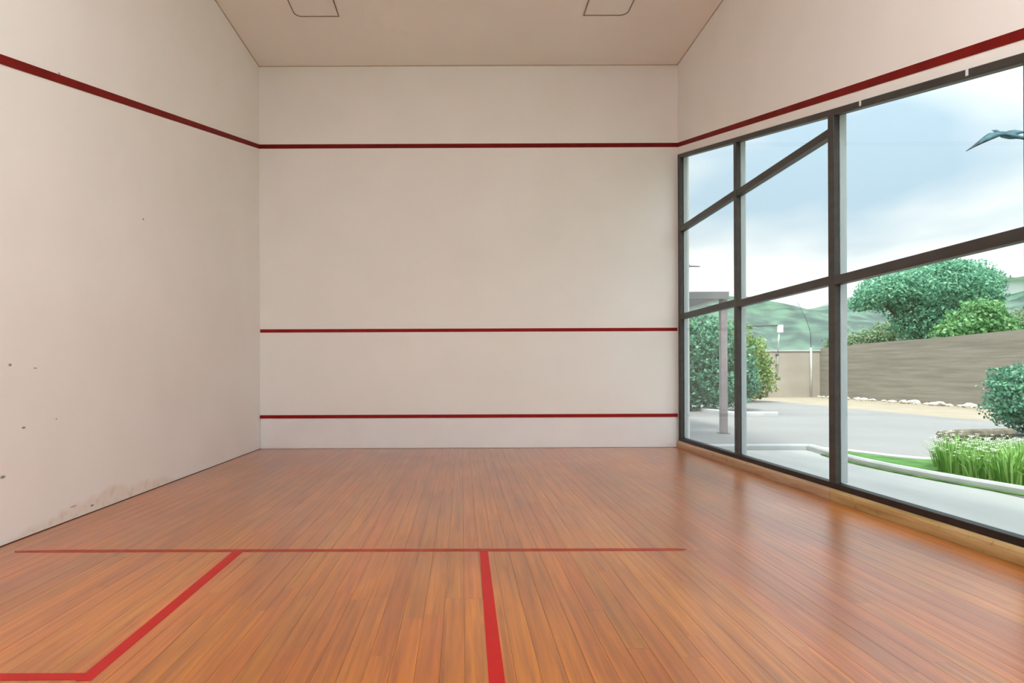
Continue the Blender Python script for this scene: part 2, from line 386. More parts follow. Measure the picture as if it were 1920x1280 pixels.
class MB:
    def __init__(s): s.v = []; s.f = []
    def poly(s, pts, faces):
        n = len(s.v); s.v += [tuple(p) for p in pts]; s.f += [tuple(i + n for i in f) for f in faces]; return s
    def box(s, x0, x1, y0, y1, z0, z1):
        return s.poly([(x0, y0, z0), (x1, y0, z0), (x1, y1, z0), (x0, y1, z0), (x0, y0, z1), (x1, y0, z1), (x1, y1, z1), (x0, y1, z1)],
                      [(0, 3, 2, 1), (4, 5, 6, 7), (0, 1, 5, 4), (1, 2, 6, 5), (2, 3, 7, 6), (3, 0, 4, 7)])
    def prism_x(s, yz, x0, x1):          # outline in the y-z plane, thick along x
        n = len(yz)
        pts = [(x0, y, z) for y, z in yz] + [(x1, y, z) for y, z in yz]
        return s.poly(pts, [tuple(range(n))[::-1], tuple(range(n, 2 * n))] + [(i, (i + 1) % n, n + (i + 1) % n, n + i) for i in range(n)])
    def ring_z(s, a, b, z0, z1):         # band between two outlines with equal point counts
        n = len(a)
        pts = [(x, y, z) for z in (z0, z1) for L_ in (a, b) for x, y in L_]
        fs = []
        for i in range(n):
            j = (i + 1) % n
            fs += [(i, j, n + j, n + i), (2 * n + i, 3 * n + i, 3 * n + j, 2 * n + j), (i, 2 * n + i, 2 * n + j, j), (n + i, n + j, 3 * n + j, 3 * n + i)]
        return s.poly(pts, fs)
    def prism_z(s, xy, z0, z1):
        n = len(xy)
        pts = [(x, y, z0) for x, y in xy] + [(x, y, z1) for x, y in xy]
        return s.poly(pts, [tuple(range(n))[::-1], tuple(range(n, 2 * n))] + [(i, (i + 1) % n, n + (i + 1) % n, n + i) for i in range(n)])
    def tube(s, pts, rad, seg=8):
        pts = [Vector(p) for p in pts]
        rad = rad if isinstance(rad, (list, tuple)) else [rad] * len(pts)
        base = len(s.v)
        for i, p in enumerate(pts):
            d = (pts[min(i + 1, len(pts) - 1)] - pts[max(i - 1, 0)]).normalized()
            a = d.cross(Vector((0, 0, 1)))
            if a.length < .05: a = d.cross(Vector((1, 0, 0)))
            a.normalize(); b = d.cross(a)
            for k in range(seg):
                t = 2 * math.pi * k / seg
                s.v.append(tuple(p + (a * math.cos(t) + b * math.sin(t)) * rad[i]))
        for i in range(len(pts) - 1):
            for k in range(seg):
                q = base + i * seg; k2 = (k + 1) % seg
                s.f.append((q + k, q + k2, q + seg + k2, q + seg + k))
        s.f.append(tuple(base + k for k in range(seg))[::-1])
        s.f.append(tuple(base + (len(pts) - 1) * seg + k for k in range(seg)))
        return s
    def sweep(s, path, w, h, z0=0.0):     # rectangular bar with softened top along an xy path
        base = len(s.v); n = len(path)
        prof = [(-w / 2, 0), (-w / 2, h * .75), (-w * .32, h), (w * .32, h), (w / 2, h * .75), (w / 2, 0)]
        for i in range(n):
            a = Vector(path[max(i - 1, 0)]); b = Vector(path[min(i + 1, n - 1)])
            d = (b - a).normalized(); nx, ny = -d.y, d.x
            for q, z in prof:
                s.v.append((path[i][0] + nx * q, path[i][1] + ny * q, z0 + z))
        m = len(prof)
        for i in range(n - 1):
            for k in range(m):
                k2 = (k + 1) % m
                s.f.append((base + i * m + k, base + (i + 1) * m + k, base + (i + 1) * m + k2, base + i * m + k2))
        s.f.append(tuple(base + k for k in range(m))); s.f.append(tuple(base + (n - 1) * m + k for k in range(m))[::-1])
        return s
    def mesh(s, name, bevel=0, seg=2, smooth=False):
        me = bpy.data.meshes.new(name)
        bm = bmesh.new()
        vs = [bm.verts.new(p) for p in s.v]
        for f in s.f:
            try: bm.faces.new([vs[i] for i in f])
            except ValueError: pass
        bmesh.ops.recalc_face_normals(bm, faces=bm.faces[:])
        if bevel:
            bmesh.ops.bevel(bm, geom=bm.edges[:], offset=bevel, segments=seg, affect='EDGES', profile=.6)
        bm.to_mesh(me); bm.free()
        if smooth:
            me.polygons.foreach_set('use_smooth', [True] * len(me.polygons))
        return me
    def build(s, name, m, parent=None, bevel=0, seg=2, smooth=False, **props):
        return link(name, s.mesh(name, bevel, seg, smooth), m, parent, **props)

def catmull(pts, n=8):
    out = []
    P = [pts[0]] + list(pts) + [pts[-1]]
    for i in range(1, len(P) - 2):
        p0, p1, p2, p3 = [np.array(q, float) for q in P[i - 1:i + 3]]
        for k in range(n):
            t = k / n
            out.append(tuple(.5 * ((2 * p1) + (-p0 + p2) * t + (2 * p0 - 5 * p1 + 4 * p2 - p3) * t * t + (-p0 + 3 * p1 - 3 * p2 + p3) * t ** 3)))
    out.append(tuple(pts[-1]))
    return out

# ------------------------------------------------------------------ room shell
TH = 0.25
wall_front = MB().box(XL - TH, 3.455, D, D + TH, -.1, H + .3).build('wall_front', 'paint', kind='structure',
    label='white plaster front wall of the squash court with red lines')
wall_left = MB().box(XL - TH, XL, YB - TH, D, -.1, H + .3).build('wall_left', 'paint_left', kind='structure',
    label='long white side wall scuffed and stained near the floor')
wall_back = MB().box(XL, XR + TH, YB - TH, YB, 3.25, H + .3).build('wall_back', 'paint', kind='structure', label='white wall above the added glazed back of the court')
for xa, xb in ((XL, XL + .2), (XR - .2, XR + TH)):
    MB().box(xa, xb, YB - TH, YB, -.1, 3.25).build('pier', 'paint', wall_back)
wall_right = MB().prism_x([(D, H + .3), (YB, H + .3), (YB, z_win(-.28)), (-.28, z_win(-.28)), (9.44, z_win(9.44)), (D, z_win(9.44))], XR, XR + TH).build(
    'wall_right', 'paint', kind='structure', label='white wall above the sloping window head')
MB().box(XR, XR + TH, YB, -.30, -.1, z_win(-.28)).build('pier', 'paint', wall_right)
ceiling = MB().box(XL, XR, YB, D, H, H + .3).build('ceiling', 'ceiling', kind='structure', label='plain cream ceiling')
g = .010  # brown strips with the shade of the ceiling gaps put in the colour
MB().box(XL, XR, D - g, D, H - g, H).build('gap_shade_1', 'gap', kind='structure', label='thin brown strip painted as the shadow gap between ceiling and front wall')
MB().box(XL, XL + g, YB, D - g, H - g, H).build('gap_shade_2', 'gap', kind='structure', label='thin brown strip painted as the shadow gap between ceiling and scuffed side wall')
MB().box(XR - g, XR, YB, D - g, H - g, H).build('gap_shade_3', 'gap', kind='structure', label='thin brown strip painted as the shadow gap between ceiling and window-side wall')

MB().box(XL, XL + .012, YB, D - .002, -.03, .004).build('foot_gap_shade', 'joint', kind='structure', label='thin dark strip painted as the shadow gap where the scuffed wall meets the floor')  # dark strip colours in the shade of the gap at the wall foot
# red court lines on the walls
p = .003
MB().box(XL + p, XR - p, D - p, D, 4.538, 4.602).build('out_line', 'wall_red', wall_front, label='red out line across the front wall')
MB().box(XL + .004, XR - .02, D - p, D, 1.755, 1.805).build('service_line', 'red_lit_low', wall_front, label='red service line across the front wall')
hw = .033
def side_line(x0, x1, parent):
    MB().prism_x([(D - p, z_out(D) + hw), (D - p, z_out(D) - hw), (YB, z_out(YB) - hw), (YB, z_out(YB) + hw)], x0, x1).build(
        'out_line', 'wall_red', parent, label='red out line sloping down along the side wall')
side_line(XL, XL + p, wall_left)
side_line(XR - p, XR, wall_right)
tin = empty('tin_board', (0, D, 0), label='low white tin board along the foot of the front wall', category='tin board')
MB().box(XL + .012, XR - .045, -.022, -.001, .004, .458).build('sheet', 'tin', tin)
MB().box(XL + .004, XR - .03, -.030, -.001, .458, .506).build('top_strip', 'red_lit_low', tin, label='red strip along the top of the tin')

# ------------------------------------------------------------------ floor of separate boards
floor = MB().box(XL - TH, XR + TH, YB - TH, D + TH, -.12, -.024).build('floor', 'subfloor', kind='structure', label='varnished orange-brown timber floor of the court')
rng = random.Random(4)
X0f, X1f = XL + .013, XR - .052
NB = 66
bw = (X1f - X0f) / NB
def plank_mesh(w, l, c=.0008):
    h = -.022
    a = w / 2 - .0003; bb = l / 2 - .0002
    v = [(-a, -bb, h), (a, -bb, h), (a, bb, h), (-a, bb, h), (-a, -bb, -c), (a, -bb, -c), (a, bb, -c), (-a, bb, -c),
         (-a + c, -bb, 0), (a - c, -bb, 0), (a - c, bb, 0), (-a + c, bb, 0)]
    f = [(0, 1, 5, 4), (1, 2, 6, 5), (2, 3, 7, 6), (3, 0, 4, 7), (4, 5, 9, 8), (5, 6, 10, 9), (6, 7, 11, 10), (7, 4, 8, 11), (8, 9, 10, 11)]
    me = bpy.data.meshes.new('plank'); me.from_pydata(v, [], f); me.update(); me.materials.append(M['plank'])
    return me
for i in range(NB):
    x = X0f + (i + .5) * bw
    cuts = [YB + .004]
    y = 1.2 + rng.random() * 2.2
    while y < D - 1.0:
        cuts.append(y); y += 2.3 + rng.random() * 1.1
    cuts.append(D - .010)
    for a, bb in zip(cuts, cuts[1:]):
        o = link('plank', plank_mesh(bw, bb - a), None, floor)
        o.location = (x, (a + bb) / 2, rng.uniform(-.0001, .0001))
fz0, fz1 = .0002, .0012
def strip(name, pts, m, **kw): return MB().prism_z(pts, fz0, fz1).build(name, m, floor, **kw)
strip('short_line', [(-2.85, 3.985), (1.40, 3.965), (1.44, 4.0), (1.38, 4.022), (-2.6, 4.042), (-2.88, 4.02)], 'floor_red_dull', label='dull red short line across the floor')  # duller red, stops short of the window side
strip('half_court_line', [(.112, 3.968), (.096, 2.3), (.075, YB + .3), (.139, YB + .3), (.156, 2.3), (.164, 3.968)], 'floor_red', label='bright red half court line')
strip('service_box_line', [(-1.462, 3.98), (-1.43, 2.312), (-1.375, 2.312), (-1.395, 3.98)], 'floor_red', label='red inner edge of the service box')
strip('service_box_line', [(XL + .02, 2.318), (-1.43, 2.318), (-1.43, 2.372), (XL + .02, 2.372)], 'floor_red', label='red back edge of the service box')

# ------------------------------------------------------------------ window
win = empty('window_1', (0, 0, 0), kind='structure', label='large dark-framed window wall with sloping head and pale timber sill')
xi0, xi1, xo = XR - .012, XR + .032, XR + .105
zb0, zb1 = .098, .150
MY = [9.40, 7.48, 5.54, 3.60, 1.66, -.255]      # mullion centres
MW = [.095, .075, .092, .092, .092, .07]
for i, (y, w) in enumerate(zip(MY, MW)):
    zt0, zt1 = z_win(y - w / 2) - .01, z_win(y + w / 2) - .01
    mm = MB().prism_x([(y - w / 2, zb1 - .01), (y + w / 2, zb1 - .01), (y + w / 2, zt1), (y - w / 2, zt0)], xi0, xi1).build('mullion', 'frame', win, bevel=.003, seg=1)
    MB().prism_x([(y - w / 2 + .004, zb1), (y + w / 2 - .004, zb1), (y + w / 2 - .004, zt1 - .03), (y - w / 2 + .004, zt0 - .03)], xi1 + .012, xo).build('outer_fin', 'alu', mm, bevel=.004, seg=1, label='pale aluminium outer face of the mullion')
yA, yZ = 9.445, -.285
MB().prism_x([(yA, z_win(yA)), (yZ, z_win(yZ)), (yZ, z_win(yZ) - .058), (yA, z_win(yA) - .058)], xi0 - .003, xi1 + .03).build('head_rail', 'frame', win, bevel=.004, seg=1)
MB().box(xi0 - .004, xi1 + .03, yZ, yA, zb0, zb1).build('bottom_rail', 'frame_black', win, bevel=.004, seg=1)
for (ya, yb, z0, z1) in [(MY[1], MY[0], 3.235, 3.315), (MY[2], MY[1], 3.225, 3.300),
                         (MY[1], MY[0], 1.925, 2.005), (MY[2], MY[1], 1.905, 1.985), (MY[3], MY[2], 1.895, 1.975), (MY[4], MY[3], 1.895, 1.975), (MY[5], MY[4], 1.895, 1.975)]:
    MB().box(xi0 + .002, xi1 + .035, ya + .03, yb - .03, z0, z1).build('transom', 'frame', win, bevel=.006, seg=2)
for y in (5.12, 4.04):
    z = z_win(y)
    MB().box(xi0 - .010, xi0 - .002, y - .008, y + .008, z - .045, z - .004).build('clip', 'clip', win)
gx0, gx1 = xi1 + .001, xi1 + .009
def pane(ya, yb, za, zb):
    """za may be a number or the head line"""
    f = (lambda y: zb) if not callable(zb) else zb
    MB().prism_x([(ya, za), (yb, za), (yb, f(yb)), (ya, f(ya))], gx0, gx1).build('pane', 'glass', win)
hd = lambda y: z_win(y) - .045
for i in range(5):
    yb, ya = MY[i] - .02, MY[i + 1] + .02
    lowz = [1.93, 1.91, 1.90, 1.90, 1.90][i]
    pane(ya, yb, zb1 - .015, lowz)
    if i < 2:
        pane(ya, yb, lowz + .05, 3.25)
        pane(ya, yb, 3.29, hd)
    elif i < 4:
        pane(ya, yb, lowz + .05, hd)
# glazed back of the court, added out of view to let in more light
win2 = empty('added_back_window', (0, 0, 0), kind='structure', label='glazed back wall added out of view for more light, with dark frame')
bx = [XL + .2, -1.0, 1.05, XR - .2]
MB().box(bx[0], bx[3], YB - .14, YB - .06, 3.17, 3.25).build('head_rail', 'frame', win2)
MB().box(bx[0], bx[3], YB - .14, YB - .06, 0.0, .07).build('bottom_rail', 'frame', win2)
for x in bx:
    w = .035; x = min(max(x, bx[0] + w), bx[3] - w)
    MB().box(x - w, x + w, YB - .14, YB - .06, .07, 3.17).build('mullion', 'frame', win2)
for xa, xb in zip(bx, bx[1:]):
    MB().box(xa + .02, xb - .02, YB - .104, YB - .096, .05, 3.19).build('pane', 'glass', win2)
# sill timbers, one per bay
for i in range(5):
    yb = [9.452, 7.46, 5.52, 3.60, 1.64][i]; ya = [7.464, 5.524, 3.604, 1.644, -.29][i]
    zt = .100
    prof = [(XR + .11, .0), (XR - .050, .0), (XR - .050, .055), (XR - .046, .078), (XR - .036, .092), (XR - .020, zt), (XR + .11, zt)]
    n = 24
    v, f = [], []
    for k in range(n + 1):
        y = ya + (yb - ya) * k / n
        for j, (x, z) in enumerate(prof):
            wob = mnoise.noise(Vector((i * 3.1, y * 4, j))) * .004 if 0 < j < 5 else 0
            v.append((x + wob, y, z + (wob if j > 2 else 0)))
    m_ = len(prof)
    for k in range(n):
        for j in range(m_):
            j2 = (j + 1) % m_
            f.append((k * m_ + j, k * m_ + j2, (k + 1) * m_ + j2, (k + 1) * m_ + j))
    f.append(tuple(range(m_))[::-1]); f.append(tuple(n * m_ + j for j in range(m_)))
    b_ = MB(); b_.v = v; b_.f = f
    b_.build('sill', 'sill' if i < 2 else 'sill_yellow', win)

# ------------------------------------------------------------------ ceiling lights
def rounded(x0, x1, y0, y1, r, which, n=6):
    """rectangle with a rounded corner at each flagged corner (x0y0, x1y0, x1y1, x0y1)"""
    C = [((x0, y0), (1, 1), 180), ((x1, y0), (-1, 1), 270), ((x1, y1), (-1, -1), 0), ((x0, y1), (1, -1), 90)]
    out = []
    for (c, s, a0), w in zip(C, which):
        if not w: out.append(c); continue
        cx_, cy_ = c[0] + s[0] * r, c[1] + s[1] * r
        for k in range(n + 1):
            a = math.radians(a0 + 90 * k / n); out.append((cx_ + r * math.cos(a), cy_ + r * math.sin(a)))
    return out
def fill_mat():
    m, t, b, L = mat('added_fill_diffuser')
    setp(b, (0.88, 0.85, 0.80), .5)
    b.inputs['Emission Color'].default_value = (0.94, 0.98, 1.02, 1)
    b.inputs['Emission Strength'].default_value = FILL_STRENGTH
    return m
FILL_STRENGTH = 34.0  # strength of the fill lights added out of view near the back
M['lit'] = fill_mat()
def ceiling_light(x0, x1, y0, y1, fl, lab, group, lit):
    c = empty('ceiling_light', ((x0 + x1) / 2, (y0 + y1) / 2, H), label=lab, category='ceiling light', group=group)
    w, l = (x1 - x0) / 2, (y1 - y0) / 2
    q = .012
    inner_ = rounded(-w + q, w - q, -l + q, l - q, .09, fl)
    MB().ring_z(rounded(-w, w, -l, l, .10, fl), inner_, -.012, -.0005).build('frame', 'light_edge', c, label='thin dark outline')
    MB().prism_z(inner_, -.006, -.0005).build('diffuser', 'lit' if lit else 'diffuser', c)
for (x0, x1, fl, lab) in [(-2.145, -1.57, (1, 0, 0, 1), 'flush ceiling light on the side of the scuffed wall'),
                          (1.605, 2.18, (0, 1, 1, 0), 'flush ceiling light on the side of the window')]:
    ceiling_light(x0, x1, 6.9, 8.14, fl, lab + ', unlit, nearest the front wall', 'flush ceiling lights', False)
    ceiling_light(x0, x1, 4.0, 5.24, fl, lab + ', unlit, added out of view over mid court', 'flush ceiling lights', False)
    ceiling_light(x0, x1, .7, 1.94, fl, lab + ', lit, added out of view as fill by the added back glass', 'flush ceiling lights', True)

# ------------------------------------------------------------------ outdoors: ground
MB().box(-900, 2200, -700, 2400, -.6, -.14).build('ground', 'field', kind='structure', label='green open land beyond the boundary wall')
MB().prism_z([(-14, D + .27), (3.46, D + .27), (3.46, 9.10), (5.02, 9.10), (5.02, -30), (11.87, -30), (11.87, 34), (-14, 34)], -.13, 0.0).build('pavement', 'concrete', kind='structure', label='pale concrete yard outside the window')
MB().prism_z([(3.405, -30), (5.0, -30), (5.0, 9.08), (3.47, 9.08), (3.47, 9.44), (3.405, 9.44)], -.13, -.002).build('path', 'walk', kind='structure', label='smooth pale walkway along the window')
MB().box(-14, 3.40, -30, YB - TH - .01, -.13, -.004).build('pavement_back', 'concrete', kind='structure', label='pale concrete yard behind the court')
MB().box(11.875, 16.0, -30, 28.6, -.13, -.004).build('cream_strip', 'pale_ground', kind='structure', label='cream ground strip along the boundary wall')  # cream-toned ground beside the greyer concrete

# planting bed between two kerbs
k1 = catmull([(3.55, 9.12), (4.3, 9.14), (4.98, 9.12), (5.06, 9.0), (4.93, 8.2), (4.90, 7.4), (4.97, 6.59), (5.10, 5.9), (5.25, 5.2), (5.5, 4.2), (5.9, 2.6), (6.2, .5)], 6)
k2 = catmull([(5.12, 9.02), (5.36, 8.72), (5.62, 8.1), (5.95, 7.80), (6.7, 7.68), (8.0, 7.6), (9.8, 7.5)], 6)
kb = MB().sweep(k1, .11, .075).build('kerb', 'kerb', kind='structure', label='white raised kerb curving along the walkway')
MB().sweep([(x - .075, y) for x, y in k1 if y < 8.6], .045, .014).build('green_edge', 'lawn', kb, label='narrow green edge at the foot of the kerb')  # thin green strip along the kerb foot
MB().sweep(k2, .10, .05).build('kerb', 'kerb', kind='structure', label='low white kerb on the yard side of the planting bed')
inner = [q for q in k1 if q[1] < 9.0]
bed = [(x, y) for x, y in inner] + [(9.8, .5)] + [(x, y) for x, y in k2[::-1]]
MB().prism_z(bed, -.01, .022).build('lawn', 'lawn', kind='structure', label='short green lawn of the planting bed inside the kerbs')
k3 = catmull([(5.6, 20.0), (6.6, 18.9), (7.05, 17.6), (7.15, 16.6), (7.4, 16.35), (8.2, 16.25)], 6)
MB().sweep(k3, .14, .09).build('kerb', 'kerb', kind='structure', label='pale kerb at the foot of the dark tree by the canopy')

# boundary walls
MB().prism_x([(16.5 - 28, 0), (27.9, 0), (27.9, 2.16), (25.6, 2.20), (25.5, 2.24), (21, 2.25), (17.9, 2.31), (5, 2.4), (16.5 - 28, 2.45)], 16.0, 16.3).build(
    'wall_right_boundary', 'bwall', kind='structure', label='long brown-grey earthen boundary wall across the yard')
fw = MB().box(2.0, 16.3, 27.9, 28.2, 0, 2.04).build('wall_far_boundary', 'bwall_far', kind='structure', label='paler rendered boundary wall at the far end of the yard')
MB().box(2.0, 16.3, 27.86, 28.24, 2.04, 2.10).build('coping', 'kerb', fw, label='pale coping on top of the far wall')

# ------------------------------------------------------------------ hills
def hill(name, prof, Y0, depth, amp, m, lab, seed, nx=170, ny=26):
    xs = np.array([q[0] for q in prof], float); ys = np.array([q[1] for q in prof], float)
    Xp = (xs - 865) / 1172.2 * Y0; Zp = (699 - ys) / 1172.2 * Y0 + 1.1
    X = np.linspace(Xp[0], Xp[-1], nx)
    ridge = np.interp(X, Xp, Zp)
    ker = np.ones(5) / 5
    ridge = np.convolve(np.pad(ridge, 2, mode='edge'), ker, mode='valid')
    v, f = [], []
    for j in range(ny):
        t = j / (ny - 1)
        yy = Y0 + (t - .62) * depth
        s = math.sin(min(t / .62, 1) * math.pi / 2) ** 1.2 if t < .62 else math.cos((t - .62) / .38 * math.pi / 2)
        for i in range(nx):
            nn = mnoise.fractal(Vector((X[i] * 6 / Y0 * 4 + seed, yy * 24 / Y0, seed)), 1.0, 2.0, 5)
            spur = mnoise.noise(Vector((X[i] * 14 / Y0 + seed * 2, yy * 4 / Y0, 3)))
            z = ridge[i] * s * (1 + .22 * spur * (1 - s)) + amp * nn * (.35 + .65 * (1 - s)) * min(1, s * 3) - .5
            v.append((X[i], yy, z))
    for j in range(ny - 1):
        for i in range(nx - 1):
            f.append((j * nx + i, j * nx + i + 1, (j + 1) * nx + i + 1, (j + 1) * nx + i))
    me = bpy.data.meshes.new(name); me.from_pydata(v, [], f); me.update()
    me.polygons.foreach_set('use_smooth', [True] * len(me.polygons))
    return link(name, me, m, None, kind='structure', label=lab)
hill('hill', [(300, 640), (800, 600), (1100, 570), (1290, 562), (1385, 562), (1410, 568), (1432, 579), (1462, 588), (1500, 585), (1530, 581), (1560, 575), (1600, 570), (1650, 580), (1720, 600),
              (1800, 590), (1850, 575), (1880, 562), (1920, 547), (2000, 530), (2300, 560), (2900, 600)], 420, 260, 5.0, 'hill', 'green wooded hill rising behind the boundary wall', 1.7)
hill('hill', [(200, 640), (900, 590), (1400, 590), (1520, 583), (1590, 560), (1660, 545), (1740, 530), (1820, 520), (1850, 521), (1876, 527), (1900, 526), (1925, 521), (2000, 515), (2300, 540), (2900, 600)], 1000, 420, 9.0, 'hill_far', 'distant hazy blue-green hill beside the tree crown', 7.3)

# real haze lying over the valley between the wall and the hills
hz = bpy.data.materials.new('valley_haze'); hz.use_nodes = True
t = hz.node_tree; t.nodes.clear()
vs = N(t, 'ShaderNodeVolumeScatter'); vs.inputs['Color'].default_value = (0.90, 0.97, 1.0, 1); vs.inputs['Density'].default_value = 0.0011
ho = N(t, 'ShaderNodeOutputMaterial'); t.links.new(vs.outputs[0], ho.inputs['Volume'])
M['haze'] = hz
MB().prism_x([(70, -.1), (1030, -.1), (1030, 150), (420, 52)], -500, 1800).build('haze', 'haze', kind='stuff', label='thin bluish haze over the valley before the hills', category='haze')

# ------------------------------------------------------------------ plants
def leaves_mesh(name, blobs, n, size, seed, shell=.55, aspect=.55, droop=0.0):
    """leaf blades strewn through lobes (cx,cy,cz,rx,ry,rz); thicker toward the lobe surface"""
    r = np.random.default_rng(seed)
    B = np.array(blobs, float)
    wgt = (B[:, 3] * B[:, 4] + B[:, 3] * B[:, 5] + B[:, 4] * B[:, 5]); wgt /= wgt.sum()
    idx = r.choice(len(B), n, p=wgt)
    d = r.normal(size=(n, 3)); d /= np.linalg.norm(d, axis=1)[:, None]
    rad = shell + (1.06 - shell) * r.random(n) ** .6
    lump = 1 + .16 * np.sin(d[:, 0] * 7 + idx) * np.sin(d[:, 1] * 6 + 1.3 * idx) + .10 * np.sin(d[:, 2] * 11 + d[:, 0] * 9)
    c = B[idx, :3] + d * B[idx, 3:6] * (rad * lump)[:, None]
    c[:, 2] = np.maximum(c[:, 2], .04 + .02 * r.random(n))
    nrm = d * .7 + r.normal(size=(n, 3)) * .6; nrm /= np.linalg.norm(nrm, axis=1)[:, None]
    a = np.cross(nrm, r.normal(size=(n, 3))); a[:, 2] -= droop; a /= np.linalg.norm(a, axis=1)[:, None]
    b = np.cross(nrm, a); b /= np.linalg.norm(b, axis=1)[:, None]
    s = size * (.6 + .8 * r.random(n))[:, None]
    v = np.empty((n, 4, 3))
    v[:, 0] = c - a * s; v[:, 1] = c + b * s * aspect + nrm * s * .15; v[:, 2] = c + a * s; v[:, 3] = c - b * s * aspect + nrm * s * .15
    me = bpy.data.meshes.new(name)
    me.vertices.add(n * 4); me.vertices.foreach_set('co', v.reshape(-1))
    me.loops.add(n * 4); me.loops.foreach_set('vertex_index', np.arange(n * 4, dtype=np.int32))
    me.polygons.add(n); me.polygons.foreach_set('loop_start', np.arange(0, n * 4, 4, dtype=np.int32))
    try: me.polygons.foreach_set('loop_total', np.full(n, 4, dtype=np.int32))
    except Exception: pass
    me.update(); me.validate()
    return me

def limbs(name, root, ends, r0, r1, parent, seed):
    """trunk with boughs running into the crown"""
    rg = random.Random(seed)
    mb = MB()
    fork = Vector(root) + (Vector(ends[0]) - Vector(root)) * .45
    mb.tube(catmull([tuple(root), tuple(Vector(root).lerp(fork, .5) + Vector((rg.uniform(-.1, .1), 0, 0))), tuple(fork)], 4), [r0 * (1 - .05 * i) for i in range(9)], 7)
    for e_ in ends:
        mid = fork.lerp(Vector(e_), .5) + Vector((rg.uniform(-.2, .2), rg.uniform(-.2, .2), rg.uniform(0, .25)))
        pts = catmull([tuple(fork), tuple(mid), tuple(e_)], 4)
        mb.tube(pts, [r0 * .55 + (r1 - r0 * .55) * i / (len(pts) - 1) for i in range(len(pts))], 6)
    return mb.build(name, 'bark', parent, smooth=True)

def plant(name, label, cat, loc, blobs, n, size, seed, leaf, ends=None, r0=.08, group=None, part='foliage', **kw):
    e_ = empty(name, loc, label=label, category=cat)
    if group: e_['group'] = group
    fo = link(part, leaves_mesh(part, blobs, n, size, seed, **kw), leaf, e_); fo['kind'] = 'stuff'
    if ends: limbs('trunk', (0, 0, -.05), ends, r0, r0 * .2, e_, seed)
    return e_

# broad tree beyond the boundary wall (stands at X 20.3, Y 26.8)
plant('broad_tree', 'broad spreading blue-green tree behind the earthen boundary wall', 'tree', (20.3, 26.8, -.14),
      [(.1, 0, 4.85, 2.15, 1.9, 1.05), (-1.3, .2, 4.75, 1.6, 1.5, .85), (1.5, -.1, 4.7, 1.05, 1.2, 1.0), (-2.4, 0, 4.55, .95, .9, .55), (-3.05, .1, 4.2, .55, .5, .35),
       (-.5, 0, 3.6, 1.25, 1.3, 1.1), (.5, .2, 3.3, 1.3, 1.3, 1.0), (1.9, .1, 4.1, .7, .8, .7), (.3, 0, 5.6, 1.2, 1.1, .42)],
      42000, .062, 11, 'leaf_teal', [(0, 0, 4.9), (-1.6, .1, 4.7), (1.6, 0, 4.6), (-2.5, 0, 4.5), (.4, .3, 5.4)], .16, part='crown', shell=.5)
plant('shrub', 'bright green shrub leaning over the boundary wall under the broad tree', 'shrub', (18.0, 21.9, -.14),
      [(0, 0, 2.75, 1.0, .75, .72), (.75, 0, 2.6, .7, .6, .6), (-.65, .1, 2.5, .7, .6, .5), (.2, 0, 3.3, .65, .6, .45)], 9000, .07, 21, 'leaf_fresh', [(0, 0, 2.4), (.8, 0, 2.3), (-.7, 0, 2.2)], .07)
plant('shrub', 'loose pale scrub growing along the boundary wall at the picture edge', 'shrub', (20.6, 23.4, -.14),
      [(0, 0, 2.9, 1.3, .9, .6), (1.3, -.2, 3.1, 1.1, .9, .65), (-.9, .3, 2.8, .7, .7, .45), (2.6, -.4, 3.1, 1.0, .9, .7)], 8000, .065, 22, 'leaf_pale', [(0, 0, 2.3), (1.2, 0, 2.4), (2.3, -.3, 2.5)], .06, shell=.3)
plant('shrub', 'thin pale green scrub behind the wall beneath the drooping bough', 'shrub', (20.2, 31.0, -.14),
      [(0, 0, 2.8, 1.1, .8, .55), (-1.1, .2, 2.6, .9, .8, .45), (.9, 0, 3.1, .7, .7, .6)], 6500, .065, 23, 'leaf_pale', [(0, 0, 2.2), (-1, 0, 2.0), (.8, 0, 2.4)], .05, shell=.3)

# dark tree by the canopy and the yellow-green one behind it
plant('leafy_tree', 'dark green leafy tree beside the canopy post', 'tree', (6.75, 18.4, -.0),
      [(.15, 0, 1.25, 1.05, .9, 1.15), (-.4, .1, 1.9, .95, .9, .95), (.35, 0, 2.0, .95, .9, .75), (1.15, .1, 1.2, .75, .7, .85), (-.7, 0, .8, .9, .8, .75), (1.5, 0, .8, .45, .5, .5), (.6, -.1, .75, .9, .8, .65)],
      24000, .055, 31, 'leaf_dark', [(0, 0, 1.6), (-.4, .1, 2.1), (.9, 0, 1.5), (.3, .1, 2.3)], .09, part='crown')
plant('leafy_tree', 'yellow-green tree behind the dark tree and the far cable', 'tree', (9.75, 23.5, -.0),
      [(0, 0, 2.05, 1.2, 1.0, .95), (.9, 0, 1.6, .85, .8, .9), (-.8, 0, 1.9, .9, .8, .9), (1.2, 0, .9, .8, .7, .75), (.2, 0, 1.1, 1.1, .9, .95)],
      15000, .06, 32, 'leaf_yellow', [(0, 0, 1.9), (.9, 0, 1.6), (-.7, 0, 1.9)], .08, part='crown')
# clipped bush at the yard's edge
plant('round_bush', 'dense dark round bush beyond the planting bed', 'bush', (10.0, 10.8, 0),
      [(0, 0, .66, .80, .72, .58), (.35, 0, .78, .62, .6, .48), (-.22, .05, .80, .55, .5, .44), (.1, 0, .35, .66, .6, .34)], 15000, .032, 41, 'leaf_dark', [(0, 0, .8), (.3, 0, .8), (-.25, 0, .8)], .03)

# edging log
MB().tube([(7.70, 10.05, .09), (8.1, 10.15, .095), (8.6, 10.28, .09), (9.15, 10.42, .095)], [.085, .095, .092, .085], 9).build('edging_log', 'log', None, smooth=False,
    label='dark weathered timber log lying in front of the round bush', category='log')

